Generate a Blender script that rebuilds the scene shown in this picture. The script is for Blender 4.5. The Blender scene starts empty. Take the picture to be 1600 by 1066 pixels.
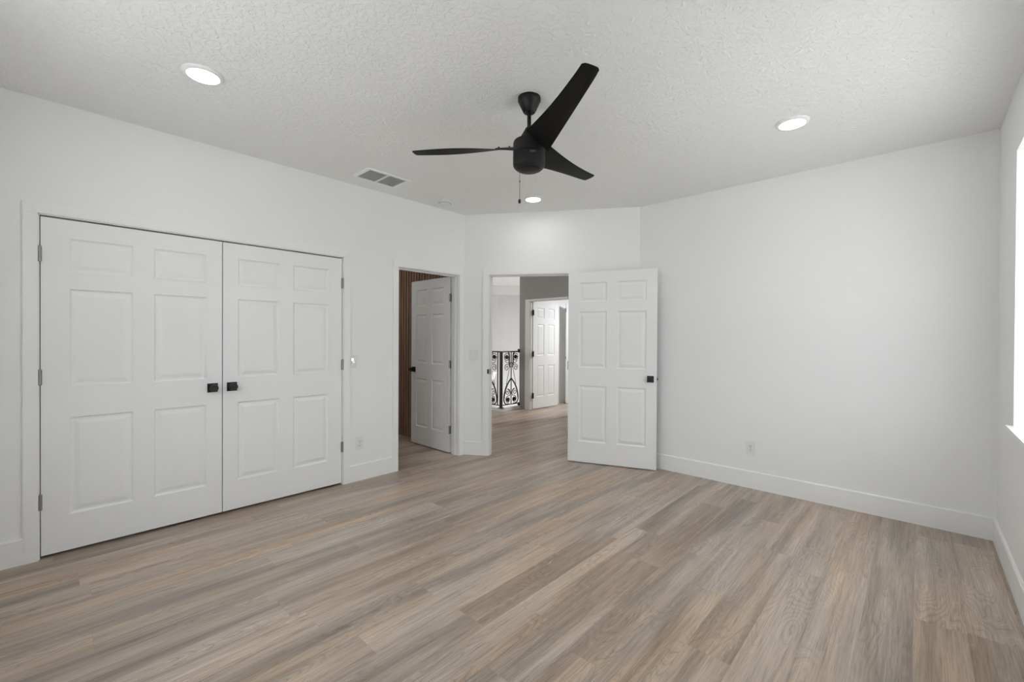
import bpy, bmesh, math, random
from mathutils import Vector, Matrix
C = bpy.context.scene.collection
scn = bpy.context.scene
random.seed(4)
PI = math.pi
H = 2.74                      # ceiling height
W = 4.194                     # right wall plane
YB = 4.32                     # back wall plane
YR = -0.42                    # rear wall plane

# ------------------------------------------------------------------ camera
cd = bpy.data.cameras.new('camera'); cam = bpy.data.objects.new('camera', cd); C.objects.link(cam)
F_ = Vector((-0.68306046, 0.73033443, -0.00632616)); R_ = Vector((0.73031682, 0.68308891, 0.00518592)); U_ = Vector((-0.00810879, 0.0010778, 0.99996654))
m = Matrix((R_, U_, -F_)).transposed().to_4x4(); m.translation = Vector((3.81168, 0.0, 1.33399))
cam.matrix_world = m
cd.sensor_width = 36; cd.lens = 36 * 680.35 / 1600; cd.clip_start = 0.02; cd.clip_end = 200
scn.camera = cam

# ------------------------------------------------------------------ world: bright overcast daylight
wd = bpy.data.worlds.new('daylight'); scn.world = wd; wd.use_nodes = True
nt = wd.node_tree; nt.nodes.clear()
o = nt.nodes.new('ShaderNodeOutputWorld'); b = nt.nodes.new('ShaderNodeBackground')
tc = nt.nodes.new('ShaderNodeTexCoord'); sx = nt.nodes.new('ShaderNodeSeparateXYZ'); rp = nt.nodes.new('ShaderNodeValToRGB')
mr = nt.nodes.new('ShaderNodeMapRange'); mr.inputs[1].default_value = -1; mr.inputs[2].default_value = 1
nt.links.new(tc.outputs['Generated'], sx.inputs[0]); nt.links.new(sx.outputs[2], mr.inputs[0]); nt.links.new(mr.outputs[0], rp.inputs[0])
rp.color_ramp.elements[0].position = 0.46; rp.color_ramp.elements[0].color = (.34, .34, .34, 1)
rp.color_ramp.elements[1].position = 0.54; rp.color_ramp.elements[1].color = (.90, .95, 1.0, 1)
nt.links.new(rp.outputs[0], b.inputs[0]); b.inputs[1].default_value = 3.1; nt.links.new(b.outputs[0], o.inputs[0])

def area(name, loc, size, power, rot=(0, 0, 0), color=(1, 1, 1), disk=False, portal=False, sy=None, spread=PI):
    l = bpy.data.lights.new(name, 'AREA'); ob = bpy.data.objects.new(name, l); C.objects.link(ob)
    l.shape = 'DISK' if disk else ('RECTANGLE' if sy else 'SQUARE'); l.size = size
    if sy: l.size_y = sy
    l.energy = power; l.color = color; l.spread = spread
    ob.location = loc; ob.rotation_euler = rot
    if portal: l.cycles.is_portal = True
    return ob
WIN1 = (1.75, 3.634, 0.86, 2.378)       # y0, y1, z0, z1 of the right wall window in view
WIN_ADDED = (1.15, 2.85, 0.86, 2.378)          # x0, x1, z0, z1 of the unseen rear wall window, added to balance the light
w = WIN1; area('window_daylight', (W + 0.19, (w[0] + w[1]) / 2, (w[2] + w[3]) / 2), w[3] - w[2], 1, (0, PI / 2, 0), portal=True, sy=w[1] - w[0])
w = WIN_ADDED; area('window_daylight', ((w[0] + w[1]) / 2, YR - 0.19, (w[2] + w[3]) / 2), w[1] - w[0], 1, (PI / 2, 0, 0), portal=True, sy=w[3] - w[2])
LAMP = [(1.0, 0.575), (3.2, 3.30), (0.966, 3.345), (3.2, 0.575)]
LAMP_W = 1.2
for x, y in LAMP:
    area('downlight_lamp', (x, y, H - 0.022), 0.14, LAMP_W, disk=True, color=(.985, .985, .98))
sl = bpy.data.lights.new('sun', 'SUN'); so = bpy.data.objects.new('sun', sl); C.objects.link(so)
sl.energy = 8; sl.angle = .01; sl.color = (1, .985, .955); so.rotation_euler = (0, math.radians(-24), 0)   # high sun behind the house: it lights the ground outside
area('hall_fill', (0.3, 5.0, H - 0.02), 0.14, 8, disk=True, color=(1, .93, .84))  # added fill light in the hall, no fixture behind it
area('bathroom_fill', (-1.3, 2.2, H - 0.02), 0.14, 5, disk=True, color=(1, .97, .93))  # weak fill added to brighten the bathroom, without a fixture
area('far_room_fill', (-0.2, 7.4, H - 0.3), 0.3, 44, disk=True, color=(.93, .97, 1))  # added light with no fixture, brightens the room past the far door
area('stairwell_fill', (-4.85, 6.9, -.9), 1.4, 46, (0, -PI / 2, 0), sy=1.2)  # added area fill standing in for daylight from low in the stairwell

scn.view_settings.view_transform = 'Standard'; scn.view_settings.look = 'None'
scn.view_settings.gamma = 1; scn.view_settings.exposure = 0.25; scn.view_settings.use_curve_mapping = False
scn.cycles.diffuse_bounces = 8; scn.cycles.max_bounces = 12

# ------------------------------------------------------------------ materials
def newmat(name):
    m = bpy.data.materials.new(name); m.use_nodes = True
    return m, m.node_tree, m.node_tree.nodes['Principled BSDF']
def mat(name, col, rough=0.5, metal=0.0, spec=0.5, bump=None, emit=None):
    m, nt, p = newmat(name)
    p.inputs['Base Color'].default_value = (*col, 1); p.inputs['Roughness'].default_value = rough
    p.inputs['Metallic'].default_value = metal; p.inputs['Specular IOR Level'].default_value = spec
    if emit: p.inputs['Emission Color'].default_value = (*emit[0], 1); p.inputs['Emission Strength'].default_value = emit[1]
    if bump:
        sc, st, dist = bump
        t = nt.nodes.new('ShaderNodeTexCoord'); n = nt.nodes.new('ShaderNodeTexNoise'); bp = nt.nodes.new('ShaderNodeBump')
        n.inputs['Scale'].default_value = sc; n.inputs['Detail'].default_value = 2
        bp.inputs['Strength'].default_value = st; bp.inputs['Distance'].default_value = dist
        nt.links.new(t.outputs['Object'], n.inputs['Vector']); nt.links.new(n.outputs['Fac'], bp.inputs['Height']); nt.links.new(bp.outputs[0], p.inputs['Normal'])
    return m
WALL = mat('wall_paint', (.87, .87, .865), .55, bump=(160, .12, .001))
TRIM = mat('trim_paint', (.88, .88, .875), .35)
DOOR = mat('door_paint', (.86, .86, .855), .38, bump=(60, .05, .001))
GREY = mat('grey_wall_paint', (.37, .37, .365), .6)
DARKIN = mat('closet_interior', (.25, .25, .25), .8)
BLACK = mat('matte_black_metal', (.008, .008, .009), .42)
FANB = mat('fan_black', (.007, .007, .007), .48, spec=.3)
BLADE = mat('fan_blade_black', (.006, .006, .0055), .55, spec=.22, bump=(90, .05, .0006))
IRON = mat('wrought_iron', (.010, .008, .007), .45)
NICKEL = mat('satin_nickel', (.33, .33, .32), .38, metal=.9)
DARKNICKEL = mat('dark_hinge_metal', (.035, .035, .035), .45, metal=.6)
PLAST = mat('white_plastic', (.80, .80, .78), .3)
SLOT = mat('outlet_slot', (.05, .05, .05), .6)
LEDM = mat('lit_lens', (1, 1, 1), .5, emit=((1, .99, .97), 6.0))
SWGLOW = mat('switch_glow', (.9, .9, .9), .12, emit=((1, 1, 1), .9))  # switch buttons glow by emission, brightness put into the material
VENTD = mat('vent_dark', (.38, .38, .375), .8)
VENTS = mat('vent_fin', (.74, .74, .73), .5)
FELT = mat('black_felt', (.008, .007, .006), .9)
SCONCE = mat('lit_frosted_glass', (1, 1, 1), .3, emit=((1, .99, .96), .55))

def ceiling_mat():
    m, nt, p = newmat('knockdown_ceiling')
    p.inputs['Base Color'].default_value = (.87, .87, .865, 1); p.inputs['Roughness'].default_value = .6
    t = nt.nodes.new('ShaderNodeTexCoord'); n = nt.nodes.new('ShaderNodeTexNoise'); n.inputs['Scale'].default_value = 38; n.inputs['Detail'].default_value = 3; n.inputs['Distortion'].default_value = .6
    r = nt.nodes.new('ShaderNodeValToRGB'); r.color_ramp.elements[0].position = .42; r.color_ramp.elements[1].position = .60
    n2 = nt.nodes.new('ShaderNodeTexNoise'); n2.inputs['Scale'].default_value = 150
    mx = nt.nodes.new('ShaderNodeMath'); mx.operation = 'MULTIPLY_ADD'; mx.inputs[1].default_value = .25
    bp = nt.nodes.new('ShaderNodeBump'); bp.inputs['Strength'].default_value = .56; bp.inputs['Distance'].default_value = .004
    nt.links.new(t.outputs['Object'], n.inputs['Vector']); nt.links.new(t.outputs['Object'], n2.inputs['Vector'])
    nt.links.new(n.outputs['Fac'], r.inputs[0]); nt.links.new(n2.outputs['Fac'], mx.inputs[0]); nt.links.new(r.outputs[0], mx.inputs[2])
    nt.links.new(mx.outputs[0], bp.inputs['Height']); nt.links.new(bp.outputs[0], p.inputs['Normal'])
    return m
CEIL = ceiling_mat()

class NB:
    """small node-graph helper"""
    def __init__(s, nt): s.nt = nt
    def m(s, op, a, b=None, c=None):
        n = s.nt.nodes.new('ShaderNodeMath'); n.operation = op
        for i, v in enumerate((a, b, c)):
            if v is None: continue
            if hasattr(v, 'links'): s.nt.links.new(v, n.inputs[i])
            else: n.inputs[i].default_value = v
        return n.outputs[0]
    def comb(s, x, y, z=0.0):
        n = s.nt.nodes.new('ShaderNodeCombineXYZ')
        for i, v in enumerate((x, y, z)):
            if hasattr(v, 'links'): s.nt.links.new(v, n.inputs[i])
            else: n.inputs[i].default_value = v
        return n.outputs[0]
    def noise(s, vec, scale=1, detail=2, dist=0, rough=.5):
        n = s.nt.nodes.new('ShaderNodeTexNoise'); s.nt.links.new(vec, n.inputs['Vector'])
        n.inputs['Scale'].default_value = scale; n.inputs['Detail'].default_value = detail; n.inputs['Distortion'].default_value = dist; n.inputs['Roughness'].default_value = rough
        return n.outputs['Fac']
    def white(s, vec):
        n = s.nt.nodes.new('ShaderNodeTexWhiteNoise'); n.noise_dimensions = '3D'; s.nt.links.new(vec, n.inputs['Vector']); return n.outputs['Value']
    def ramp(s, fac, stops):
        n = s.nt.nodes.new('ShaderNodeValToRGB'); s.nt.links.new(fac, n.inputs[0])
        el = n.color_ramp.elements
        while len(el) < len(stops): el.new(.5)
        for e, (p, c) in zip(el, stops): e.position = p; e.color = (*c, 1) if len(c) == 3 else c
        return n.outputs[0]
    def mix(s, fac, a, b, mode='MIX'):
        n = s.nt.nodes.new('ShaderNodeMix'); n.data_type = 'RGBA'; n.blend_type = mode
        for k, v in ((0, fac), (6, a), (7, b)):
            if hasattr(v, 'links'): s.nt.links.new(v, n.inputs[k])
            else: n.inputs[k].default_value = v if k == 0 else (*v, 1)
        return n.outputs[2]

def floor_mat():
    m, nt, p = newmat('vinyl_plank_floor'); g = NB(nt)
    t = nt.nodes.new('ShaderNodeTexCoord'); s = nt.nodes.new('ShaderNodeSeparateXYZ'); nt.links.new(t.outputs['Object'], s.inputs[0])
    X, Y = s.outputs[0], s.outputs[1]
    PW, PL = .181, 1.22
    u = g.m('DIVIDE', X, PW); row = g.m('FLOOR', u); fu = g.m('FRACT', u)
    ro = g.white(g.comb(row, 3.7, 1.1))
    v = g.m('ADD', g.m('DIVIDE', Y, PL), g.m('MULTIPLY', ro, 7.31)); col = g.m('FLOOR', v); fv = g.m('FRACT', v)
    pid = g.white(g.comb(row, col, .5)); pid2 = g.white(g.comb(row, col, 9.5)); pid3 = g.white(g.comb(col, row, 4.5))
    off = g.m('MULTIPLY', pid, 37.0); off2 = g.m('MULTIPLY', pid2, 23.0)
    # soft lengthwise bands inside each plank
    ro2 = g.m('ADD', g.m('MULTIPLY', ro, 41.0), g.m('MULTIPLY', pid, .9))
    vb = g.comb(g.m('ADD', g.m('MULTIPLY', X, 9.5), ro2), g.m('MULTIPLY', Y, .75), ro2)
    band = g.noise(vb, 1, 1.5, .3)
    vb2 = g.comb(g.m('MULTIPLY', X, 2.6), g.m('MULTIPLY', Y, .45), g.m('MULTIPLY', pid2, .5))
    band2 = g.noise(vb2, 1.6, 1, .2)
    tone = g.m('ADD', g.m('MULTIPLY', g.m('SUBTRACT', band, .5), 1.45), g.m('ADD', g.m('MULTIPLY', g.m('SUBTRACT', pid3, .5), .24), .50))
    base = g.ramp(tone, [(.05, (.265, .214, .177)), (.36, (.362, .298, .245)), (.60, (.458, .381, .315)), (.90, (.545, .466, .390))])
    warm = g.m('ADD', g.m('MULTIPLY', g.m('SUBTRACT', band2, .5), 2.2), g.m('ADD', g.m('MULTIPLY', g.m('SUBTRACT', pid, .5), .35), .5))
    hue = g.ramp(warm, [(.1, (.96, .98, 1.02)), (.5, (1.0, .985, .965)), (.9, (1.07, .975, .87))])
    c1 = g.mix(1.0, base, hue, 'MULTIPLY')
    # cathedral grain: contour lines of a stretched noise field
    vg = g.comb(g.m('ADD', g.m('MULTIPLY', X, 6.0), off2), g.m('ADD', g.m('MULTIPLY', Y, .95), off), off)
    field = g.noise(vg, 1, 2.0, .15)
    rings = g.m('FRACT', g.m('MULTIPLY', field, 30.0))
    ringw = g.m('ABSOLUTE', g.m('SUBTRACT', rings, .5))
    msk = g.noise(g.comb(g.m('ADD', g.m('MULTIPLY', X, 6.0), off), g.m('ADD', g.m('MULTIPLY', Y, 1.3), off2), 5.0), 1, 2)
    mk = g.ramp(msk, [(.42, (0, 0, 0)), (.62, (1, 1, 1))])
    # fine fibre streaks
    fib = g.noise(g.comb(g.m('MULTIPLY', X, 190.0), g.m('ADD', g.m('MULTIPLY', Y, 5.0), off), off), 1, 3, .4, .65)
    med = g.noise(g.comb(g.m('MULTIPLY', X, 34.0), g.m('ADD', g.m('MULTIPLY', Y, 1.5), off2), off), 1, 3, .5, .6)
    fibf = g.ramp(fib, [(.32, (.76, .75, .75)), (.5, (1, 1, 1)), (.68, (1.13, 1.13, 1.13))])
    c1 = g.mix(1.0, c1, g.ramp(med, [(.32, (.83, .82, .82)), (.5, (1, 1, 1)), (.68, (1.10, 1.10, 1.10))]), 'MULTIPLY')
    c2 = g.mix(1.0, c1, fibf, 'MULTIPLY')
    ringd = g.ramp(ringw, [(.02, (.76, .75, .74)), (.14, (1, 1, 1)), (.40, (1, 1, 1)), (.49, (1.22, 1.21, 1.20))])
    c3 = g.mix(g.m('MULTIPLY', mk, .85), c2, g.mix(1.0, c2, ringd, 'MULTIPLY'))
    # limed light scratches
    lim = g.noise(g.comb(g.m('MULTIPLY', X, 85.0), g.m('ADD', g.m('MULTIPLY', Y, 6.0), off2), off2), 1, 4, 1.2, .7)
    lf = g.ramp(lim, [(.60, (0, 0, 0)), (.70, (1, 1, 1))])
    c4 = g.mix(g.m('MULTIPLY', g.m('MULTIPLY', lf, mk), .70), c3, (.60, .55, .50))
    # seams
    e1 = g.m('LESS_THAN', g.m('MINIMUM', fu, g.m('SUBTRACT', 1.0, fu)), .0045)
    e2 = g.m('LESS_THAN', g.m('MINIMUM', fv, g.m('SUBTRACT', 1.0, fv)), .0010)
    seam = g.m('MAXIMUM', e1, e2)
    c5 = g.mix(g.m('ADD', g.m('MULTIPLY', e1, .22), g.m('MULTIPLY', e2, .12)), c4, (.07, .06, .055))
    nt.links.new(c5, p.inputs['Base Color'])
    rg = g.m('ADD', g.m('MULTIPLY', fib, .12), .30); nt.links.new(rg, p.inputs['Roughness'])
    p.inputs['Specular IOR Level'].default_value = .42
    bp = nt.nodes.new('ShaderNodeBump'); bp.inputs['Strength'].default_value = .12; bp.inputs['Distance'].default_value = .0012
    nt.links.new(g.m('SUBTRACT', fib, seam), bp.inputs['Height']); nt.links.new(bp.outputs[0], p.inputs['Normal'])
    return m
FLOOR = floor_mat()

def wood_mat():
    m, nt, p = newmat('walnut_slat'); g = NB(nt)
    t = nt.nodes.new('ShaderNodeTexCoord'); s = nt.nodes.new('ShaderNodeSeparateXYZ'); nt.links.new(t.outputs['Object'], s.inputs[0])
    f = g.noise(g.comb(g.m('MULTIPLY', s.outputs[0], 60.0), g.m('MULTIPLY', s.outputs[1], 60.0), g.m('MULTIPLY', s.outputs[2], 2.5)), 1, 3, .5)
    nt.links.new(g.ramp(f, [(.3, (.200, .110, .064)), (.7, (.370, .225, .140))]), p.inputs['Base Color']); p.inputs['Roughness'].default_value = .45
    return m
WALNUT = wood_mat()
def glass_mat():
    m, nt, p = newmat('window_glass'); p.inputs['Transmission Weight'].default_value = 1; p.inputs['Roughness'].default_value = 0; p.inputs['IOR'].default_value = 1.0
    p.inputs['Base Color'].default_value = (.97, .99, .98, 1)
    return m
GLASS = glass_mat()
BOUNCE_GROUND = mat('bounce_ground', (.54, .54, .535), .9)  # unseen ground, made pale so it bounces daylight up to the ceiling

# ------------------------------------------------------------------ helpers
class MB:
    def __init__(s): s.bm = bmesh.new()
    def box(s, x0, x1, y0, y1, z0, z1, M=None, bev=0):
        vs = [Vector(c) for c in ((x0,y0,z0),(x1,y0,z0),(x1,y1,z0),(x0,y1,z0),(x0,y0,z1),(x1,y0,z1),(x1,y1,z1),(x0,y1,z1))]
        if M: vs = [M @ v for v in vs]
        v = [s.bm.verts.new(c) for c in vs]
        fs = [s.bm.faces.new([v[i] for i in f]) for f in ((3,2,1,0),(4,5,6,7),(0,1,5,4),(1,2,6,5),(2,3,7,6),(3,0,4,7))]
        if bev:
            es = list({e for f in fs for e in f.edges})
            bmesh.ops.bevel(s.bm, geom=es, offset=bev, segments=2, affect='EDGES', profile=.6)
        return s
    def poly(s, pts, M=None):
        v = [s.bm.verts.new(M @ Vector(p) if M else Vector(p)) for p in pts]; s.bm.faces.new(v); return s
    def prism(s, pts, z0, z1, M=None):
        n = len(pts); a = [Vector((x, y, z0)) for x, y in pts]; b = [Vector((x, y, z1)) for x, y in pts]
        if M: a = [M @ q for q in a]; b = [M @ q for q in b]
        a = [s.bm.verts.new(q) for q in a]; b = [s.bm.verts.new(q) for q in b]
        s.bm.faces.new(a[::-1]); s.bm.faces.new(b)
        for i in range(n): s.bm.faces.new((a[i], a[(i+1) % n], b[(i+1) % n], b[i]))
        return s
    def lathe(s, prof, seg=40, M=None, cap=True):
        rings = []
        for r, z in prof:
            rings.append([s.bm.verts.new((M @ Vector((r*math.cos(2*PI*k/seg), r*math.sin(2*PI*k/seg), z))) if M else Vector((r*math.cos(2*PI*k/seg), r*math.sin(2*PI*k/seg), z))) for k in range(seg)])
        for a, b in zip(rings, rings[1:]):
            for k in range(seg): s.bm.faces.new((a[k], a[(k+1) % seg], b[(k+1) % seg], b[k]))
        if cap: s.bm.faces.new(rings[0][::-1]); s.bm.faces.new(rings[-1])
        return s
    def tube(s, pts, r, seg=6, rad=None):
        pts = [Vector(p) for p in pts]; rings = []; up = Vector((0.13, 0.31, 0.94)).normalized()
        for i, p in enumerate(pts):
            d = (pts[min(i+1, len(pts)-1)] - pts[max(i-1, 0)]).normalized()
            a = d.cross(up); 
            if a.length < 1e-3: a = d.cross(Vector((1, 0, 0)))
            a.normalize(); bb = d.cross(a).normalized(); rr = rad[i] if rad else r
            rings.append([s.bm.verts.new(p + a*rr*math.cos(2*PI*k/seg) + bb*rr*math.sin(2*PI*k/seg)) for k in range(seg)])
        for a, b in zip(rings, rings[1:]):
            for k in range(seg): s.bm.faces.new((a[k], a[(k+1) % seg], b[(k+1) % seg], b[k]))
        s.bm.faces.new(rings[0][::-1]); s.bm.faces.new(rings[-1]); return s
    def build(s, name, material, parent=None, smooth=False, origin=None):
        bmesh.ops.recalc_face_normals(s.bm, faces=s.bm.faces)
        me = bpy.data.meshes.new(name); 
        if origin is not None: bmesh.ops.translate(s.bm, verts=s.bm.verts, vec=-Vector(origin))
        s.bm.to_mesh(me); s.bm.free(); me.materials.append(material)
        ob = bpy.data.objects.new(name, me); C.objects.link(ob)
        if origin is not None: ob.location = origin
        if parent: ob.parent = parent
        if smooth:
            me.shade_smooth() if hasattr(me, 'shade_smooth') else None
            try: me.set_sharp_from_angle(angle=math.radians(35))
            except Exception: pass
        return ob
def tag(o, label=None, cat=None, group=None, kind=None):
    if label: o['label'] = label
    if cat: o['category'] = cat
    if group: o['group'] = group
    if kind: o['kind'] = kind
    return o
def struct(o, label=None, cat=None): return tag(o, label, cat, None, 'structure')
def empty(name, loc, rz=0):
    o = bpy.data.objects.new(name, None); C.objects.link(o); o.location = loc; o.rotation_euler = (0, 0, rz); o.empty_display_size = .1
    return o
def copy_tree(o, parent=None):
    c = o.copy(); C.objects.link(c); c.parent = parent
    for ch in list(o.children): copy_tree(ch, c)
    return c

# diagonal wall frame: s along it, t outward (away from the room), z up
DA = math.radians(32.66)
DM = Matrix(((math.cos(DA), -math.sin(DA), 0, 0.0), (math.sin(DA), math.cos(DA), 0, 3.27), (0, 0, 1, 0), (0, 0, 0, 1)))
DL = 1.938

# ------------------------------------------------------------------ shell
f = MB()
f.box(-5.1, 4.35, -0.6, 5.66, -.06, 0); f.box(-1.745, 4.6, 5.66, 11.9, -.06, 0)
struct(f.build('floor', FLOOR), 'greige oak-look plank floor running through room and hall', 'floor')
c = MB().box(-5.3, 4.6, -0.6, 12.0, H, H + .1)
struct(c.build('ceiling', CEIL), 'white knockdown textured ceiling', 'ceiling')
T = .12
CY0, CY1, CZ = -0.034, 1.836, 2.06       # closet opening
BY0, BY1, BZ = 2.402, 3.19, 2.045        # bathroom opening
w = MB()
w.box(-T, 0, YR, CY0, 0, H); w.box(-T, 0, CY1, BY0, 0, H); w.box(-T, 0, BY1, 3.45, 0, H)
w.box(-T, 0, CY0, CY1, CZ, H); w.box(-T, 0, BY0, BY1, BZ, H)
struct(w.build('wall_left', WALL), 'long white wall with the closet doors and bathroom doorway', 'wall')
DS0, DS1, DZ = .297, 1.212, 2.05
w = MB()
w.box(0, DS0, 0, T, 0, H, DM); w.box(DS1, DL, 0, T, 0, H, DM); w.box(DS0, DS1, 0, T, DZ, H, DM)
struct(w.build('wall_diagonal', WALL), 'short angled white wall holding the open entry door', 'wall')
struct(MB().box(1.60, W + .15, YB, YB + .12, 0, H).build('wall_back', WALL), 'broad blank white wall right of the open door', 'wall')
w = MB(); WT = .20; q = WIN1
w.box(W, W + WT, YR - .2, q[0], 0, H); w.box(W, W + WT, q[1], YB + .12, 0, H)
w.box(W, W + WT, q[0], q[1], 0, q[2]); w.box(W, W + WT, q[0], q[1], q[3], H)
struct(w.build('wall_right', WALL), 'white window wall at the right edge', 'wall')
q = WIN_ADDED; w = MB()
w.box(-T, q[0], YR - .2, YR, 0, H); w.box(q[1], W, YR - .2, YR, 0, H); w.box(q[0], q[1], YR - .2, YR, 0, q[2]); w.box(q[0], q[1], YR - .2, YR, q[3], H)
struct(w.build('wall_rear', WALL), 'white wall behind the viewpoint', 'wall')
# closet interior
w = MB(); w.box(-.85, -.75, -.4, 2.1, 0, H); w.box(-.75, -T, -.4, -.3, 0, H); w.box(-.75, -T, 2.0, 2.1, 0, H)
struct(w.build('wall_closet', DARKIN), 'dark closet interior behind the double doors', 'wall')
# bathroom
w = MB(); w.box(-2.5, -2.4, 1.3, 3.5, 0, H); w.box(-2.4, -T, 1.3, 1.4, 0, H); w.box(-2.4, -T, 3.37, 3.45, 0, H)
struct(w.build('wall_bathroom', WALL), 'bathroom walls beyond the left doorway', 'wall')
w = MB().box(-2.4, -T - .001, 3.345, 3.37, 0, H)
fe = struct(w.build('wall_slatted', FELT), 'vertical walnut slat wall inside the bathroom doorway', 'wall')
w = MB(); x = -2.39
while x < -T - .04:
    w.box(x, x + .043, 3.325, 3.345, 0, H); x += .060
w.build('slats', WALNUT, fe)
# hall
HY = 6.15
w = MB(); w.box(-3.3, -3.2, 3.45, 5.66, 0, H); w.box(-5.0, -3.3, 5.56, 5.66, -2.8, H)
struct(w.build('wall_hall_left', WALL), 'white hall wall left of the stairwell', 'wall')
struct(MB().box(3.2, 3.3, YB + .12, HY, 0, H).build('wall_hall_right', WALL), 'white hall wall hidden behind the entry door', 'wall')
w = MB(); HX0, HX1, HZ = -1.485, -.55, 2.028
w.box(-1.745, HX0, HY, HY + .11, -2.8, H); w.box(HX1, 3.3, HY, HY + .11, 0, H); w.box(HX0, HX1, HY, HY + .11, HZ, H)
struct(w.build('wall_hall', GREY), 'mid grey hall wall around the far doorway', 'wall')
struct(MB().box(-1.745, -1.62, HY + .11, 11.7, -2.8, H).build('wall_far_room_left', WALL), 'white side wall of the far room, seen past its door', 'wall')
w = MB(); w.box(-1.62, 2.6, 10.0, 10.1, 0, H); w.box(2.5, 2.6, HY + .11, 10, 0, H)
struct(w.build('wall_far_room', WALL), 'white walls of the far room', 'wall')
# stairwell: angled back wall, bulkhead above it, left wall, edge of the hall floor, lower floor
ang = math.atan2(.683, .7303)
SM = Matrix.Translation((-4.891, 8.713, 0)) @ Matrix.Rotation(ang, 4, 'Z')
w = MB(); w.box(-.2, 4.35, 0, .12, -2.8, H, SM)
struct(w.build('wall_stairwell', WALL), 'white stairwell wall behind the iron railing', 'wall')
BMx = Matrix.Translation((-4.891, 7.839, 0)) @ Matrix.Rotation(ang, 4, 'Z')
struct(MB().box(0, 4.3, 0, .10, 2.50, H - .001, BMx).build('trim_bulkhead', WALL), 'white bulkhead high across the stairwell', 'trim')
w = MB(); w.box(-5.0, -4.891, 5.66, 6.4, -2.8, H); w.box(-5.0, -4.891, 7.6, 8.9, -2.8, H); w.box(-5.0, -4.891, 6.4, 7.6, -2.8, -1.4); w.box(-5.0, -4.891, 6.4, 7.6, .2, H)
struct(w.build('wall_stairwell_left', WALL), 'white stairwell side wall left of the railing', 'wall')
struct(MB().box(-5.1, -1.6, 5.5, 12, -2.86, -2.8).build('floor_stairwell', FLOOR), 'lower floor at the foot of the stairwell', 'floor')
w = MB(); w.box(-3.3, -1.745, 5.655, 5.672, -.30, .012); w.box(-1.75, -1.735, 5.655, HY, -.30, .012)
struct(w.build('trim_stair_edge', TRIM), 'white edge board under the iron railing', 'trim')
w = MB(); w.box(-3.2, -1.72, 5.63, 5.68, .0, .055); w.box(-1.77, -1.72, 5.68, HY, 0, .055)
struct(w.build('trim_stair_curb', TRIM), 'low white curb under the iron railing', 'trim')
g = MB().box(-30, 60, -40, 60, -3.4, -3.3)
struct(g.build('ground', BOUNCE_GROUND), 'unseen ground outside, made pale to bounce light up to the ceiling', 'ground')
# exterior wall of the lower storey is not seen

# ------------------------------------------------------------------ windows
def window(n, q, M, label):
    """M maps x along the wall, y outward, z up"""
    x0, x1, z0, z1 = q
    root = struct(MB().box(x0 + .04, x1 - .04, .160, .165, z0 + .04, z1 - .04, M).build('window_%d' % n, GLASS), label, 'window')
    f = MB(); a = .045
    f.box(x0 - .002, x0 + a, .140, .190, z0 - .002, z1 + .002, M); f.box(x1 - a, x1 + .002, .140, .190, z0 - .002, z1 + .002, M)
    f.box(x0 + a, x1 - a, .140, .190, z0 - .002, z0 + a, M); f.box(x0 + a, x1 - a, .140, .190, z1 - a, z1 + .002, M)
    zm = (z0 + z1) / 2; f.box(x0 + a, x1 - a, .130, .180, zm - .02, zm + .02, M)
    f.build('window_frame', TRIM, root)
    s_ = MB(); s_.box(x0 - .03, x1 + .03, -.028, -.0005, z0 - .018, z0 + .004, M); s_.box(x0 + .001, x1 - .001, -.0005, .145, z0 - .004, z0 + .004, M)
    s_.build('window_sill', TRIM, root)
window(1, WIN1, Matrix(((0, 1, 0, W), (1, 0, 0, 0), (0, 0, 1, 0), (0, 0, 0, 1))), 'white framed window with a thin sill at the right edge')
window(2, WIN_ADDED, Matrix(((1, 0, 0, 0), (0, -1, 0, YR), (0, 0, 1, 0), (0, 0, 0, 1))), 'white framed window added behind the viewpoint to balance the light')
f = MB(); a = .05
for (b0, b1, c0, c1) in ((6.4, 6.4 + a, -1.4, .2), (7.6 - a, 7.6, -1.4, .2), (6.4, 7.6, -1.4, -1.4 + a), (6.4, 7.6, .2 - a, .2)): f.box(-4.98, -4.92, b0, b1, c0, c1)
r = struct(MB().box(-4.955, -4.950, 6.44, 7.56, -1.36, .16).build('window_3', GLASS), 'unseen window added low in the stairwell side wall to let light in', 'window')  # added window out of view, lets sky light into the stairwell
f.build('window_frame', TRIM, r)

# ------------------------------------------------------------------ trim
def casing(n, a0, a1, ztop, wd, M, label, hd=None, th=.016, side=-1):
    """flat casing round an opening, in a frame where x runs along the wall and -y is into the room"""
    m_ = MB(); t0, t1 = (-th, 0.0) if side < 0 else (0.0, th)
    e = .0006
    hd = hd or wd
    m_.box(a0 - wd, a0, t0, t1, 0, ztop, M)
    m_.box(a1, a1 + wd, t0, t1, 0, ztop, M)
    # head with mitred ends
    def quad(pts): 
        v0 = [(x, t0, z) for x, z in pts]; v1 = [(x, t1, z) for x, z in pts]
        bm = m_.bm; A = [bm.verts.new(M @ Vector(p)) for p in v0]; B = [bm.verts.new(M @ Vector(p)) for p in v1]
        bm.faces.new(A); bm.faces.new(B[::-1])
        for i in range(len(A)): bm.faces.new((A[i], B[i], B[(i+1) % len(A)], A[(i+1) % len(A)]))
    quad([(a0 - wd, ztop + e), (a0 - e*1.0, ztop + e), (a0 - wd, ztop + hd)])
    quad([(a1 + e, ztop + e), (a1 + wd, ztop + e), (a1 + wd, ztop + hd)])
    quad([(a0 + e, ztop), (a1 - e, ztop), (a1 + wd - e, ztop + hd), (a0 - wd + e, ztop + hd)])
    return struct(m_.build('trim_%d' % n, TRIM), label, 'door casing')
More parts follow.
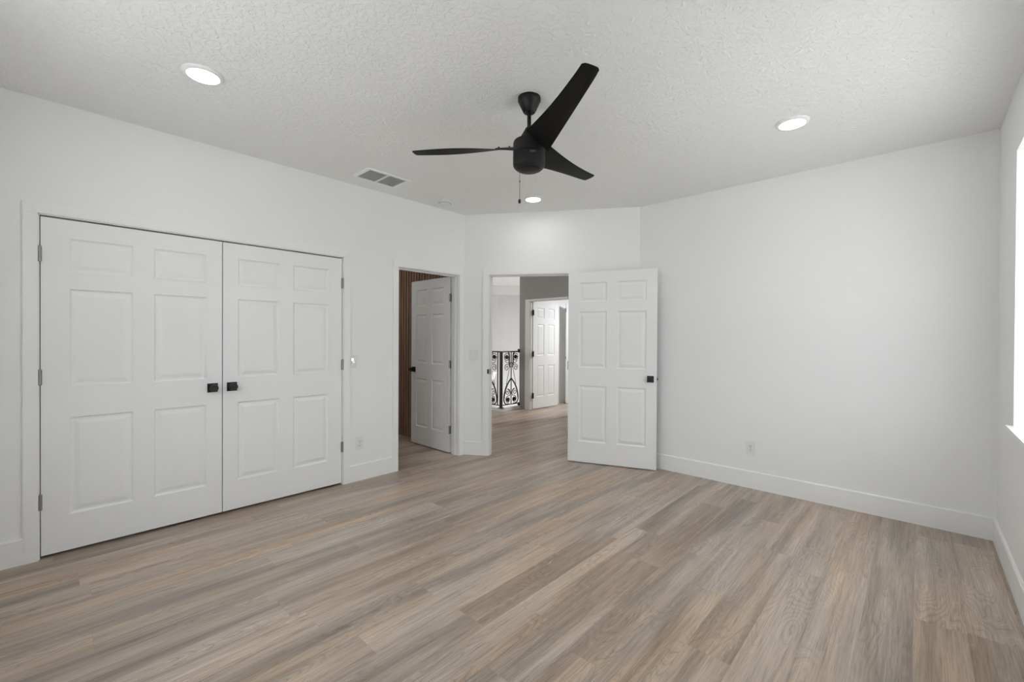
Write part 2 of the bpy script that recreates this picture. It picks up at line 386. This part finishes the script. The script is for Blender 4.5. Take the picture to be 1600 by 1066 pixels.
def jamb(n, a0, a1, ztop, M, depth, label, stop=None, th=.006):
    m_ = MB()
    m_.box(a0 - .004, a0 + th, -.002, depth + .002, 0, ztop, M); m_.box(a1 - th, a1 + .004, -.002, depth + .002, 0, ztop, M)
    m_.box(a0 - .004, a1 + .004, -.002, depth + .002, ztop - th, ztop + .004, M)
    if stop:
        s0, s1 = stop
        m_.box(a0 + th, a0 + th + .011, s0, s1, 0, ztop - th, M); m_.box(a1 - th - .011, a1 - th, s0, s1, 0, ztop - th, M)
        m_.box(a0 + th, a1 - th, s0, s1, ztop - th - .011, ztop - th, M)
    return struct(m_.build('trim_%d' % n, TRIM), label, 'door jamb')
# left wall frame: x -> world +y, y(depth) -> world -x
LM = Matrix(((0, -1, 0, 0), (1, 0, 0, 0), (0, 0, 1, 0), (0, 0, 0, 1)))
casing(1, CY0, CY1, CZ, .061, LM, 'white flat casing around the double closet doors')
casing(2, BY0, BY1, BZ, .060, LM, 'white flat casing around the bathroom doorway')
jamb(3, CY0, CY1, CZ, LM, T, 'white jamb inside the closet opening', None)
jamb(4, BY0, BY1, BZ, LM, T, 'white jamb inside the bathroom doorway', (.045, .078))
casing(5, DS0, DS1, DZ, .072, DM, 'white flat casing around the entry doorway')
j5 = jamb(6, DS0, DS1, DZ, DM, T, 'white jamb inside the entry doorway', (.040, .075))
HM = Matrix.Translation((0, HY, 0))
casing(7, HX0, HX1, HZ, .105, HM, 'white casing around the far doorway in the grey wall', hd=.030)
jamb(8, HX0, HX1, HZ, HM, .11, 'white jamb inside the far doorway', (.01, .04))
def basebd(name, segs, label, mat_=TRIM):
    m_ = MB()
    for (x0, x1, M) in segs:
        # profile: flat board with small bevelled top
        pr = [(0, 0), (-.014, 0), (-.014, .147), (-.009, .153), (0, .153)]
        bm = m_.bm
        A = [bm.verts.new(M @ Vector((x0, y, z))) for y, z in pr]; B = [bm.verts.new(M @ Vector((x1, y, z))) for y, z in pr]
        bm.faces.new(A); bm.faces.new(B[::-1])
        for i in range(len(pr)): bm.faces.new((A[i], B[i], B[(i+1) % len(pr)], A[(i+1) % len(pr)]))
    return struct(m_.build(name, mat_), label, 'baseboard')
BMk = Matrix.Translation((0, YB, 0))
RM = Matrix(((0, 1, 0, W), (-1, 0, 0, 0), (0, 0, 1, 0), (0, 0, 0, 1)))   # x -> -y, -y(depth) -> -x
basebd('baseboard_left', [(YR, CY0 - .061, LM), (CY1 + .061, BY0 - .060, LM)], 'white baseboard along the closet wall')
basebd('baseboard_diagonal', [(.0, DS0 - .072, DM), (DS1 + .072, DL, DM)], 'short white baseboard between the two doorways')
basebd('baseboard_back', [(1.62, W, BMk)], 'tall white baseboard along the back wall')
basebd('baseboard_right', [(-YB + .014, -YR, RM)], 'white baseboard along the window wall')
basebd('baseboard_hall', [(HX1 + .105, 3.2, HM)], 'white baseboard of the grey hall wall')

# ------------------------------------------------------------------ doors
def leaf_mesh(w, h, t, xs, zs):
    """six-panel moulded leaf, x 0..w, y 0..t, z 0..h; xs two panel x-ranges, zs three panel z-ranges"""
    mb = MB(); bm = mb.bm
    X = sorted({0, w, *[v for r in xs for v in r]}); Z = sorted({0, h, *[v for r in zs for v in r]})
    rings = [(0, 0), (.003, .004), (.010, .0095), (.020, .0095), (.042, .0035), (.046, .0030)]
    for (y, sgn) in ((0, 1), (t, -1)):
        for i in range(len(X) - 1):
            for j in range(len(Z) - 1):
                x0, x1, z0, z1 = X[i], X[i+1], Z[j], Z[j+1]
                if any(abs(x0 - a) < 1e-6 for a, _ in xs) and any(abs(z0 - a) < 1e-6 for a, _ in zs):
                    prev = None
                    for ins, dep in rings:
                        q = [bm.verts.new((x, y + sgn * dep, z)) for x, z in ((x0+ins, z0+ins), (x1-ins, z0+ins), (x1-ins, z1-ins), (x0+ins, z1-ins))]
                        if prev:
                            for k in range(4): bm.faces.new((prev[k], prev[(k+1) % 4], q[(k+1) % 4], q[k]))
                        prev = q
                    bm.faces.new(prev)
                else: bm.faces.new([bm.verts.new((x, y, z)) for x, z in ((x0, z0), (x1, z0), (x1, z1), (x0, z1))])
    for q in (((0,0,0),(0,t,0),(0,t,h),(0,0,h)), ((w,0,0),(w,t,0),(w,t,h),(w,0,h)), ((0,0,0),(w,0,0),(w,t,0),(0,t,0)), ((0,0,h),(w,0,h),(w,t,h),(0,t,h))):
        bm.faces.new([bm.verts.new(p) for p in q])
    bmesh.ops.remove_doubles(bm, verts=bm.verts, dist=1e-5)
    return mb
ZS = lambda h: [(.220*h/2.03, .818*h/2.03), (1.008*h/2.03, 1.608*h/2.03), (1.712*h/2.03, 1.918*h/2.03)]
def knob(name, parent, x, z, y=0.0, out=-1):
    """square rosette with a round flat-faced knob, projecting along out*y"""
    M = Matrix.Translation((x, y, z)) @ Matrix.Rotation(PI/2 if out < 0 else -PI/2, 4, 'X')
    o = MB().lathe([(.012, .004), (.012, .028), (.020, .034), (.0265, .040), (.0275, .048), (.0265, .057), (.0235, .060), (.0225, .0585)], 28, M).build(name, BLACK, parent, smooth=True)
    r_ = MB().box(x - .033, x + .033, min(y, y + out*.008), max(y, y + out*.008), z - .033, z + .033, bev=.002).build('rosette', BLACK, o)
    return o
def hinge(parent, x, y, z, m_=NICKEL, r=.0075, h=.09, plates=None):
    b_ = MB().lathe([(r, z - h/2), (r, z - h/6), (r*.88, z - h/6), (r*.88, z - h/6 + .001), (r, z - h/6 + .001), (r, z + h/6), (r*.88, z + h/6), (r*.88, z + h/6 + .001), (r, z + h/6 + .001), (r, z + h/2), (r*.5, z + h/2 + .004)], 14, Matrix.Translation((x, y, 0)))
    for p_ in (plates or []): b_.box(*p_, z - h/2, z + h/2)
    return b_.build('hinge', m_, parent, smooth=True)
XS = [(.118, .408), (.512, .800)]
# closet leaves: local x along +y of the world, y into the closet
def door(n, M, w, h, t, xs, zs, label, m_=DOOR):
    mb = leaf_mesh(w, h, t, xs, zs)
    o = mb.build('door_%d' % n, m_); o.matrix_world = M
    return struct(o, label, 'door')
GAP = .018
LMt = lambda y: Matrix.Translation((-.001, y, GAP)) @ LM
d1 = door(1, LMt(CY0 + .010), .922, 2.026, .035, [(.122, .418), (.526, .822)], ZS(2.026), 'left leaf of the white six-panel double closet doors')
d2 = door(2, LMt(CY0 + .010 + .922 + .006), .920, 2.026, .035, [(.098, .394), (.502, .798)], ZS(2.026), 'right leaf of the white six-panel double closet doors')
knob('door_knob', d1, .922 - .060, .939); knob('door_knob', d2, .058, .939)
for z in (1.803, 1.068, .323):
    hinge(d1, -.003, -.010, z, plates=[(-.006, .006, -.003, .0)]); hinge(d2, .923, -.010, z, plates=[(.914, .926, -.003, 0)])
# ball catches at the head of the closet doors
# bathroom leaf, hinged at the far jamb, opened into the bathroom
bl = Matrix.Translation((-.140, 3.168, .012)) @ Matrix.Rotation(PI, 4, 'Z') @ Matrix.Translation((0, -.035, 0))
d3 = door(3, bl, .762, 2.028, .035, [(.105, .335), (.430, .655)], ZS(2.028), 'white six-panel door standing open inside the bathroom')
knob('door_knob', d3, .762 - .062, .925, .035, 1); knob('door_knob', d3, .762 - .062, .925, 0, -1)
for z in (1.785, 1.016, .261): hinge(d3, -.009, .037, z, plates=[(-.006, -.001, .003, .036)], r=.008)
# entry leaf folded back against the wall
el = Matrix.Translation((1.030, 3.868, .010)) @ Matrix.Rotation(math.radians(21), 4, 'Z')
d4 = door(4, el, .915, 2.036, .035, [(.118, .412), (.520, .812)], ZS(2.036), 'white six-panel entry door folded open against the wall')
knob('door_knob', d4, .915 - .060, .917, 0, -1); knob('door_knob', d4, .915 - .060, .917, .035, 1)
for z in (1.80, 1.03, .27): hinge(d4, -.008, .030, z)
MB().box(.9145, .9165, .006, .029, .888, .946).box(.9165, .927, .012, .023, .908, .926).build('latch', BLACK, d4)
# far doorway leaf
fl = Matrix.Translation((-1.452, 6.205, .012)) @ Matrix.Rotation(math.radians(88.5), 4, 'Z')
d5 = door(5, fl, .735, 2.008, .035, [(.115, .320), (.430, .630)], ZS(2.008), 'white six-panel door standing open beyond the grey hall wall')
for z in (1.80, 1.03, .25): hinge(d5, -.010, -.014, z, DARKNICKEL, r=.014, h=.10, plates=[(-.034, .012, -.014, -.008)])
# second leaf seen edge on
gl = Matrix.Translation((-1.455, 7.25, .012)) @ Matrix.Rotation(math.radians(56), 4, 'Z')
d6 = door(6, gl, .76, 2.03, .035, [(.105, .330), (.430, .655)], ZS(2.03), 'white door seen edge on at the back of the far room')
MB().box(-.002, .0, .006, .029, .90, .96).build('latch_plate', DARKNICKEL, d6)
MB().box(-.003, .0, .004, .031, 1.86, 1.95).build('hinge', DARKNICKEL, d6)
# strike plate on the entry jamb
MB().box(DS0 + .004, DS0 + .0085, .003, .030, .925, .985, DM).box(DS0 - .018, DS0 + .001, -.0188, -.0155, .930, .982, DM).build('strike_plate', BLACK, j5)

# ------------------------------------------------------------------ downlights
def downlight(label, x, y):
    root = empty('downlight', (x, y, H)); tag(root, label, 'ceiling light', 'round recessed lights in the white ceiling')
    MB().lathe([(.074, -.0135), (.080, -.0135), (.090, -.010), (.0955, -.003), (.0955, 0)], 56, cap=False).build('trim_ring', TRIM, root, smooth=True)
    MB().lathe([(.001, -.012), (.074, -.012), (.0745, -.002)], 56, cap=False).build('lens', LEDM, root, smooth=True)
    return root
LL = ['lit round recessed ceiling light above the closet doors', 'lit round recessed ceiling light at right, near the back wall',
      'small lit round ceiling light above the entry doorway, behind the fan', 'lit round recessed ceiling light above the viewpoint']
for (x, y), l in zip(LAMP, LL): downlight(l, x, y)

# ------------------------------------------------------------------ ceiling fan
FX, FY = 2.135, 1.93
fan = empty('ceiling_fan', (FX, FY, H)); tag(fan, 'matte black three-blade ceiling fan on a short downrod', 'ceiling fan')
def L(z): return z - H
MB().lathe([(.066, 0), (.067, -.012), (.066, -.022), (.0645, -.024), (.060, -.034), (.036, -.083), (.031, -.088), (.014, -.088)], 48).build('canopy', FANB, fan, smooth=True)
MB().lathe([(.0115, -.085), (.0115, L(2.555))], 20).build('downrod', FANB, fan, smooth=True)
MB().lathe([(.019, L(2.565)), (.022, L(2.560)), (.030, L(2.545)), (.052, L(2.508)), (.060, L(2.500)), (.060, L(2.490)), (.078, L(2.488)), (.088, L(2.484)), (.0925, L(2.474)), (.0935, L(2.412)), (.0905, L(2.410)), (.0905, L(2.404)), (.0935, L(2.402)),
            (.0935, L(2.352)), (.0920, L(2.342)), (.087, L(2.333)), (.078, L(2.327)), (.0765, L(2.3235)), (.072, L(2.323)), (.064, L(2.3195)), (.061, L(2.3155)), (.040, L(2.311)), (.002, L(2.309))], 56).build('motor_housing', FANB, fan, smooth=True)
# reverse switch with small pale markings on the band
sw = MB()
for k, (da, dz, wd, hh) in enumerate(((0, 0, .004, .009), (.006, .002, .007, .002), (.006, -.003, .002, .006), (.014, 0, .006, .008), (.022, .001, .005, .007), (.029, 0, .003, .006))):
    a = math.radians(-38) + (da - .01) / .094
    M = Matrix.Translation((.0937*math.cos(a), .0937*math.sin(a), L(2.392) + dz)) @ Matrix.Rotation(a, 4, 'Z')
    sw.box(-.001, .0008, -wd/2, wd/2, -hh/2, hh/2, M)
sw.build('switch_marks', mat('pale_marks', (.16, .16, .16), .5), fan)
# the rotor hangs a touch off level
TILT = Matrix.Translation((0, 0, -.26)) @ Matrix.Rotation(-.0428, 4, 'Y') @ Matrix.Rotation(-.0119, 4, 'X') @ Matrix.Translation((0, 0, .26))
def blade(theta):
    root = None
    mb = MB(); bm = mb.bm
    # edge lines: minus edge and plus edge (r, s, z)
    m0, m1 = Vector((.0957, -.0796, L(2.4889))), Vector((.6862, -.1683, L(2.4909)))
    p0, p1 = Vector((.0948, .0661, L(2.4025))), Vector((.7032, -.0836, L(2.4793)))
    n, k = 26, 8; th = .0055; rows = []
    for side in (1, -1):
        g_ = []
        for i in range(n + 1):
            u = i / n; row = []
            a = m0.lerp(m1, u); b_ = p0.lerp(p1, u)
            # slightly bowed trailing edge
            a = a + Vector((0, .002 * math.sin(PI*u), -.015 * math.sin(PI*u))); b_ = b_ + Vector((0, .008 * math.sin(PI*u), .011 * math.sin(PI*u)))
            for j in range(k + 1):
                v = j / k; q = a.lerp(b_, v)
                # round the tip corners
                if u > .9:
                    e = abs(v - .5) * 2; q.x -= (u - .9) / .1 * (.008 * e ** 8 - .004 * (1 - e * e))
                q.z += side * th/2 * (1 - abs(2*v - 1) ** 8 * .8)
                # blend to the blade arm at the root
                row.append(bm.verts.new(q))
            g_.append(row)
        for i in range(n):
            for j in range(k): bm.faces.new((g_[i][j], g_[i+1][j], g_[i+1][j+1], g_[i][j+1]))
        rows.append(g_)
    A, B = rows
    for i in range(n):
        bm.faces.new((A[i][0], B[i][0], B[i+1][0], A[i+1][0])); bm.faces.new((A[i][k], A[i+1][k], B[i+1][k], B[i][k]))
    for j in range(k):
        bm.faces.new((A[0][j], A[0][j+1], B[0][j+1], B[0][j])); bm.faces.new((A[n][j], B[n][j], B[n][j+1], A[n][j+1]))
    ob = mb.build('blade', BLADE, fan, smooth=True); ob.matrix_local = TILT @ Matrix.Rotation(theta, 4, 'Z')
    br = MB(); zc = L(2.452)
    # arm with two screws on the upper face
    arm = [(.075, -.030, .0), (.075, .030, 0), (.15, .020, 0), (.20, .005, 0), (.20, -.045, 0), (.15, -.040, 0)]
    def surf(r, s):  # z on the blade at r, s
        u = (r - .096) / .6; a = m0.lerp(m1, u); b_ = p0.lerp(p1, u); v = (s - a.y) / (b_.y - a.y); return a.z + (b_.z - a.z) * v
    top = [br.bm.verts.new((r, s, surf(r, s) + .010)) for r, s, _ in arm]; bot = [br.bm.verts.new((r, s, surf(r, s) + .002)) for r, s, _ in arm]
    br.bm.faces.new(top); br.bm.faces.new(bot[::-1])
    for i in range(6): br.bm.faces.new((top[i], bot[i], bot[(i+1) % 6], top[(i+1) % 6]))
    for r, s in ((.115, -.015), (.178, -.022)):
        br.lathe([(.0055, 0), (.0055, .006), (.003, .008)], 12, Matrix.Translation((r, s, surf(r, s) + .009)))
    bo = br.build('blade_arm', FANB, ob)
    return ob
TH = math.radians(-27.85) + .2026

for k in range(3): blade(TH + k * 2 * PI / 3)
# pull chain
pcx, pcy = -.040, -.036
pc = MB(); nb = 34
for i in range(nb):
    z = L(2.312) - i * (2.312 - 2.150) / nb
    bmesh.ops.create_icosphere(pc.bm, subdivisions=1, radius=.0021, matrix=Matrix.Translation((pcx, pcy, z)))
pc.lathe([(.0008, L(2.150)), (.0008, L(2.325))], 6, Matrix.Translation((pcx, pcy, 0)))
pc.lathe([(.001, L(2.246)), (.0035, L(2.250)), (.0035, L(2.256)), (.001, L(2.260))], 10, Matrix.Translation((pcx, pcy, 0)))
pco = pc.build('pull_chain', mat('chain_metal', (.10, .10, .10), .4, metal=.7), fan)
MB().lathe([(.001, L(2.123)), (.006, L(2.126)), (.0085, L(2.134)), (.0075, L(2.143)), (.003, L(2.150)), (.001, L(2.152))], 18, Matrix.Translation((pcx, pcy, 0))).build('pull_knob', BLACK, pco, smooth=True)

# ------------------------------------------------------------------ ceiling vent
vt = empty('ceiling_vent', (.345, 2.02, H)); tag(vt, 'rectangular white ceiling vent with two dark grilles', 'air vent')
vx, vy = .135, .205
f = MB()
for q in ((-vx, vx, -vy, -vy + .028), (-vx, vx, vy - .028, vy), (-vx, -vx + .022, -vy + .028, vy - .028), (vx - .022, vx, -vy + .028, vy - .028), (-vx + .022, vx - .022, -.007, .007)):
    f.box(q[0], q[1], q[2], q[3], -.010, 0)
f.build('frame', TRIM, vt)
MB().box(-vx + .02, vx - .02, -vy + .02, vy - .02, -.0015, 0).build('backing', VENTD, vt)
for s0 in (-1, 1):
    g = MB(); yc0, yc1 = (.009, vy - .030) if s0 > 0 else (-vy + .030, -.009)
    n = 15
    for i in range(n):
        xx = -vx + .027 + i * (2*vx - .054) / (n - 1)
        M = Matrix.Translation((xx, 0, -.0055)) @ Matrix.Rotation(math.radians(38), 4, 'Y')
        g.box(-.0045, .0045, yc0, yc1, -.0006, .0006, M)
    g.build('grille', VENTS, vt)
# ------------------------------------------------------------------ smoke detector
sd = empty('smoke_detector', (.236, 2.80, H)); tag(sd, 'round white smoke detector on the ceiling beside the vent', 'smoke detector')
MB().lathe([(.068, 0), (.068, -.010), (.064, -.012)], 40).build('base', PLAST, sd, smooth=True)
cv = MB().lathe([(.060, -.010), (.062, -.018), (.060, -.032), (.052, -.040), (.030, -.043), (.002, -.043)], 40).build('cover', PLAST, sd, smooth=True)
m_ = MB()
for k in range(18):
    a = k * PI / 9; M = Matrix.Rotation(a, 4, 'Z'); m_.box(.0585, .0635, -.006, .006, -.030, -.024, M)
m_.build('slots', mat('slot_grey', (.25, .25, .25), .7), cv)

# ------------------------------------------------------------------ wall plates (local: x along the wall, -y into the room)
def plate_frame(name, M, label, cat, group=None):
    o = empty(name, (0, 0, 0)); o.matrix_world = M; return tag(o, label, cat, group)
def outlet(M, label):
    r = plate_frame('wall_outlet', M, label, 'electrical outlet', 'white duplex wall outlets')
    MB().box(-.036, .036, -.006, 0, -.058, .058, bev=.002).build('cover_plate', PLAST, r)
    for zc in (-.0195, .0195):
        o = MB().box(-.017, .017, -.0085, -.005, zc - .0145, zc + .0145, bev=.003).build('receptacle', PLAST, r)
        s_ = MB(); s_.box(-.0082, -.0058, -.0088, -.008, zc - .003, zc + .007); s_.box(.0058, .0082, -.0088, -.008, zc - .002, zc + .007)
        s_.lathe([(.0026, 0), (.0026, .0006)], 10, Matrix.Translation((0, -.0083, zc - .008)) @ Matrix.Rotation(PI/2, 4, 'X')); s_.build('slots', SLOT, o)
    MB().lathe([(.003, 0), (.003, .0015), (.002, .002)], 12, Matrix.Translation((0, -.006, 0)) @ Matrix.Rotation(PI/2, 4, 'X')).build('screw', NICKEL, r)
    return r
outlet(Matrix.Translation((0, 1.996, .347)) @ LM, 'white duplex outlet low on the wall between closet and bathroom doorway')
outlet(Matrix.Translation((2.714, YB, .36)), 'white duplex outlet low on the broad back wall')
r = plate_frame('wall_switch', Matrix.Translation((0, 1.927, 1.118)) @ LM, 'white fan and light control switch beside the closet doors', 'light switch')
MB().box(-.037, .037, -.006, 0, -.060, .060, bev=.002).build('cover_plate', PLAST, r)
MB().box(-.017, .017, -.011, -.005, -.034, .034, bev=.002).build('rocker', PLAST, r)
MB().box(-.016, .002, -.0135, -.010, .000, .022, bev=.001).build('button', SWGLOW, r); MB().box(.001, .010, -.0135, -.010, -.016, -.006, bev=.001).build('button', SWGLOW, r)
r = plate_frame('wall_switch', DM @ Matrix.Translation((.118, 0, 1.143)), 'white two-gang switch plate between the two doorways', 'light switch')
MB().box(-.058, .058, -.006, 0, -.058, .058, bev=.002).build('cover_plate', PLAST, r)
for xc in (-.023, .023):
    MB().box(xc - .0165, xc + .0165, -.010, -.005, -.033, .033, bev=.002).build('rocker', PLAST, r)

# ------------------------------------------------------------------ iron railing
rail = empty('stair_railing', (-1.745, 5.655, 0)); tag(rail, 'black wrought iron railing with scrollwork panels in the hall', 'railing')
Z0, Z1 = .105, 1.085
p_ = MB().box(-.021, .021, -.021, .021, .057, Z1); p_.box(-.045, .045, -.045, .045, .057, .067); p_.build('post', IRON, rail)
def spiral(cx, cz, r0, r1, a0, turns, n=26): 
    return [(cx + (r0 + (r1 - r0)*i/n) * math.cos(a0 + turns*2*PI*i/n), cz + (r0 + (r1 - r0)*i/n) * math.sin(a0 + turns*2*PI*i/n)) for i in range(n + 1)]
def bez(p0, p1, p2, p3, n=16):
    return [tuple((1-t)**3*a + 3*(1-t)**2*t*b_ + 3*(1-t)*t*t*c_ + t**3*d_ for a, b_, c_, d_ in zip(p0, p1, p2, p3)) for t in [i/n for i in range(n + 1)]]
def panel(M, hw, parent):
    """M maps (u metres from the centre, 0, z)"""
    mb = MB(); P3 = lambda pts: [M @ Vector((u, 0, z)) for u, z in pts]
    hh = Z1 - Z0; zz = lambda v: Z0 + v*hh
    mb.tube(P3([(0, Z0), (0, Z1)]), .009)
    for s in (-1, 1):
        k = s * hw
        # lower pointed arch
        arch = bez((0, zz(.49)), (k*.30, zz(.44)), (k*.80, zz(.34)), (k*.93, zz(.13))) + bez((k*.93, zz(.13)), (k*1.0, zz(.03)), (k*.62, zz(-.01)), (k*.30, zz(.015)))[1:]
        mb.tube(P3(arch), .008, rad=[.014]*17 + [.011]*(len(arch) - 17))
        # inner lower scroll: small spiral joined to the ringed boss
        sp = [(k*.50 + s*a, b_) for a, b_ in [(x_, z_) for x_, z_ in spiral(0, zz(.235), .058, .012, PI*.5, 1.35)]]
        mb.tube(P3(sp), .0068)
        mb.tube(P3(bez((k*.50, zz(.235) + .058), (k*.1, zz(.30)), (k*.02, zz(.20)), (k*.22, zz(.165)))), .0070)
        mb.tube(P3(bez((k*.22, zz(.165)), (k*.5, zz(.17)), (k*.80, zz(.13)), (k*.62, zz(.06)))), .0070)
        mb.tube(P3(bez((k*.62, zz(.06)), (k*.45, zz(.02)), (k*.22, zz(.05)), (k*.20, zz(.10)))), .0070)
        # long thin diagonals
        mb.tube(P3([(k*.10, zz(.80)), (k*.40, zz(.55)), (k*.64, zz(.38))]), .005)
        # upper S curve beside the bar
        mb.tube(P3(bez((k*.45, zz(1.0)), (k*.05, zz(.94)), (k*.42, zz(.84)), (k*.16, zz(.70)))), .012)
        # ring round the upper boss
        mb.tube(P3([(k*.58 + x_, z_) for x_, z_ in spiral(0, zz(.90), .068, .060, PI*.2, .95)]), .0070)
        mb.tube(P3(bez((k*.80, zz(.83)), (k*.55, zz(.76)), (k*.2, zz(.82)), (k*.22, zz(.72)))), .006)
        sp = [(k*.58 + s*x_, z_) for x_, z_ in spiral(0, zz(.70), .066, .014, PI*.75, -1.5)]
        mb.tube(P3(sp), .0068)
    o = mb.build('scroll_panel', IRON, parent)
    for s in (-1, 1):
        for (u, v) in ((.58, .90), (.40, .095)):
            c_ = M @ Vector((s*hw*u, 0, zz(v))); m2 = MB()
            bmesh.ops.create_icosphere(m2.bm, subdivisions=2, radius=.041, matrix=Matrix.Translation(c_) @ M.to_3x3().to_4x4() @ Matrix.Diagonal((1.15, .45, 1, 1)))
            m2.build('boss', IRON, o, smooth=True)
    return o
r_ = MB(); r_.tube([(0, 0, Z1), (0, .49, Z1)], .013); r_.tube([(0, 0, Z1), (-1.45, 0, Z1)], .013)
r_.box(-.016, .016, .462, .494, Z1 - .02, Z1 + .045); r_.build('top_rail', IRON, rail)
r_ = MB(); r_.tube([(0, 0, Z0), (0, .49, Z0)], .009); r_.tube([(0, 0, Z0), (-1.45, 0, Z0)], .009)
r_.box(-.014, .014, .462, .494, Z0 - .045, Z0 + .012); r_.build('bottom_rail', IRON, rail)
panel(Matrix.Translation((0, .268, 0)) @ Matrix.Rotation(PI/2, 4, 'Z'), .205, rail)
panel(Matrix.Translation((-.300, 0, 0)), .205, rail)
panel(Matrix.Translation((-.760, 0, 0)), .205, rail)
for xb in (-.085, -.53, -.99): MB().box(xb - .007, xb + .007, -.007, .007, Z0, Z1).build('baluster', IRON, rail)

# ------------------------------------------------------------------ stairwell wall light
sc = empty('wall_sconce', (-4.891, 8.50, .30)); tag(sc, 'lit white glass wall light in the stairwell, seen through the railing', 'wall light')
MB().box(0, .02, -.04, .04, -.05, .07, bev=.003).build('back_plate', TRIM, sc)
MB().box(.02, .065, -.12, .12, .05, .075, bev=.004).build('light_bar', SCONCE, sc)
MB().prism([(-.075, 0), (-.010, -.17), (.010, -.17), (.075, 0), (.060, 0), (0, -.13), (-.060, 0)], .03, .06, Matrix.Translation((0, 0, .05)) @ Matrix(((0, 0, 1, 0), (1, 0, 0, 0), (0, 1, 0, 0), (0, 0, 0, 1)))).build('glass_shade', SCONCE, sc)
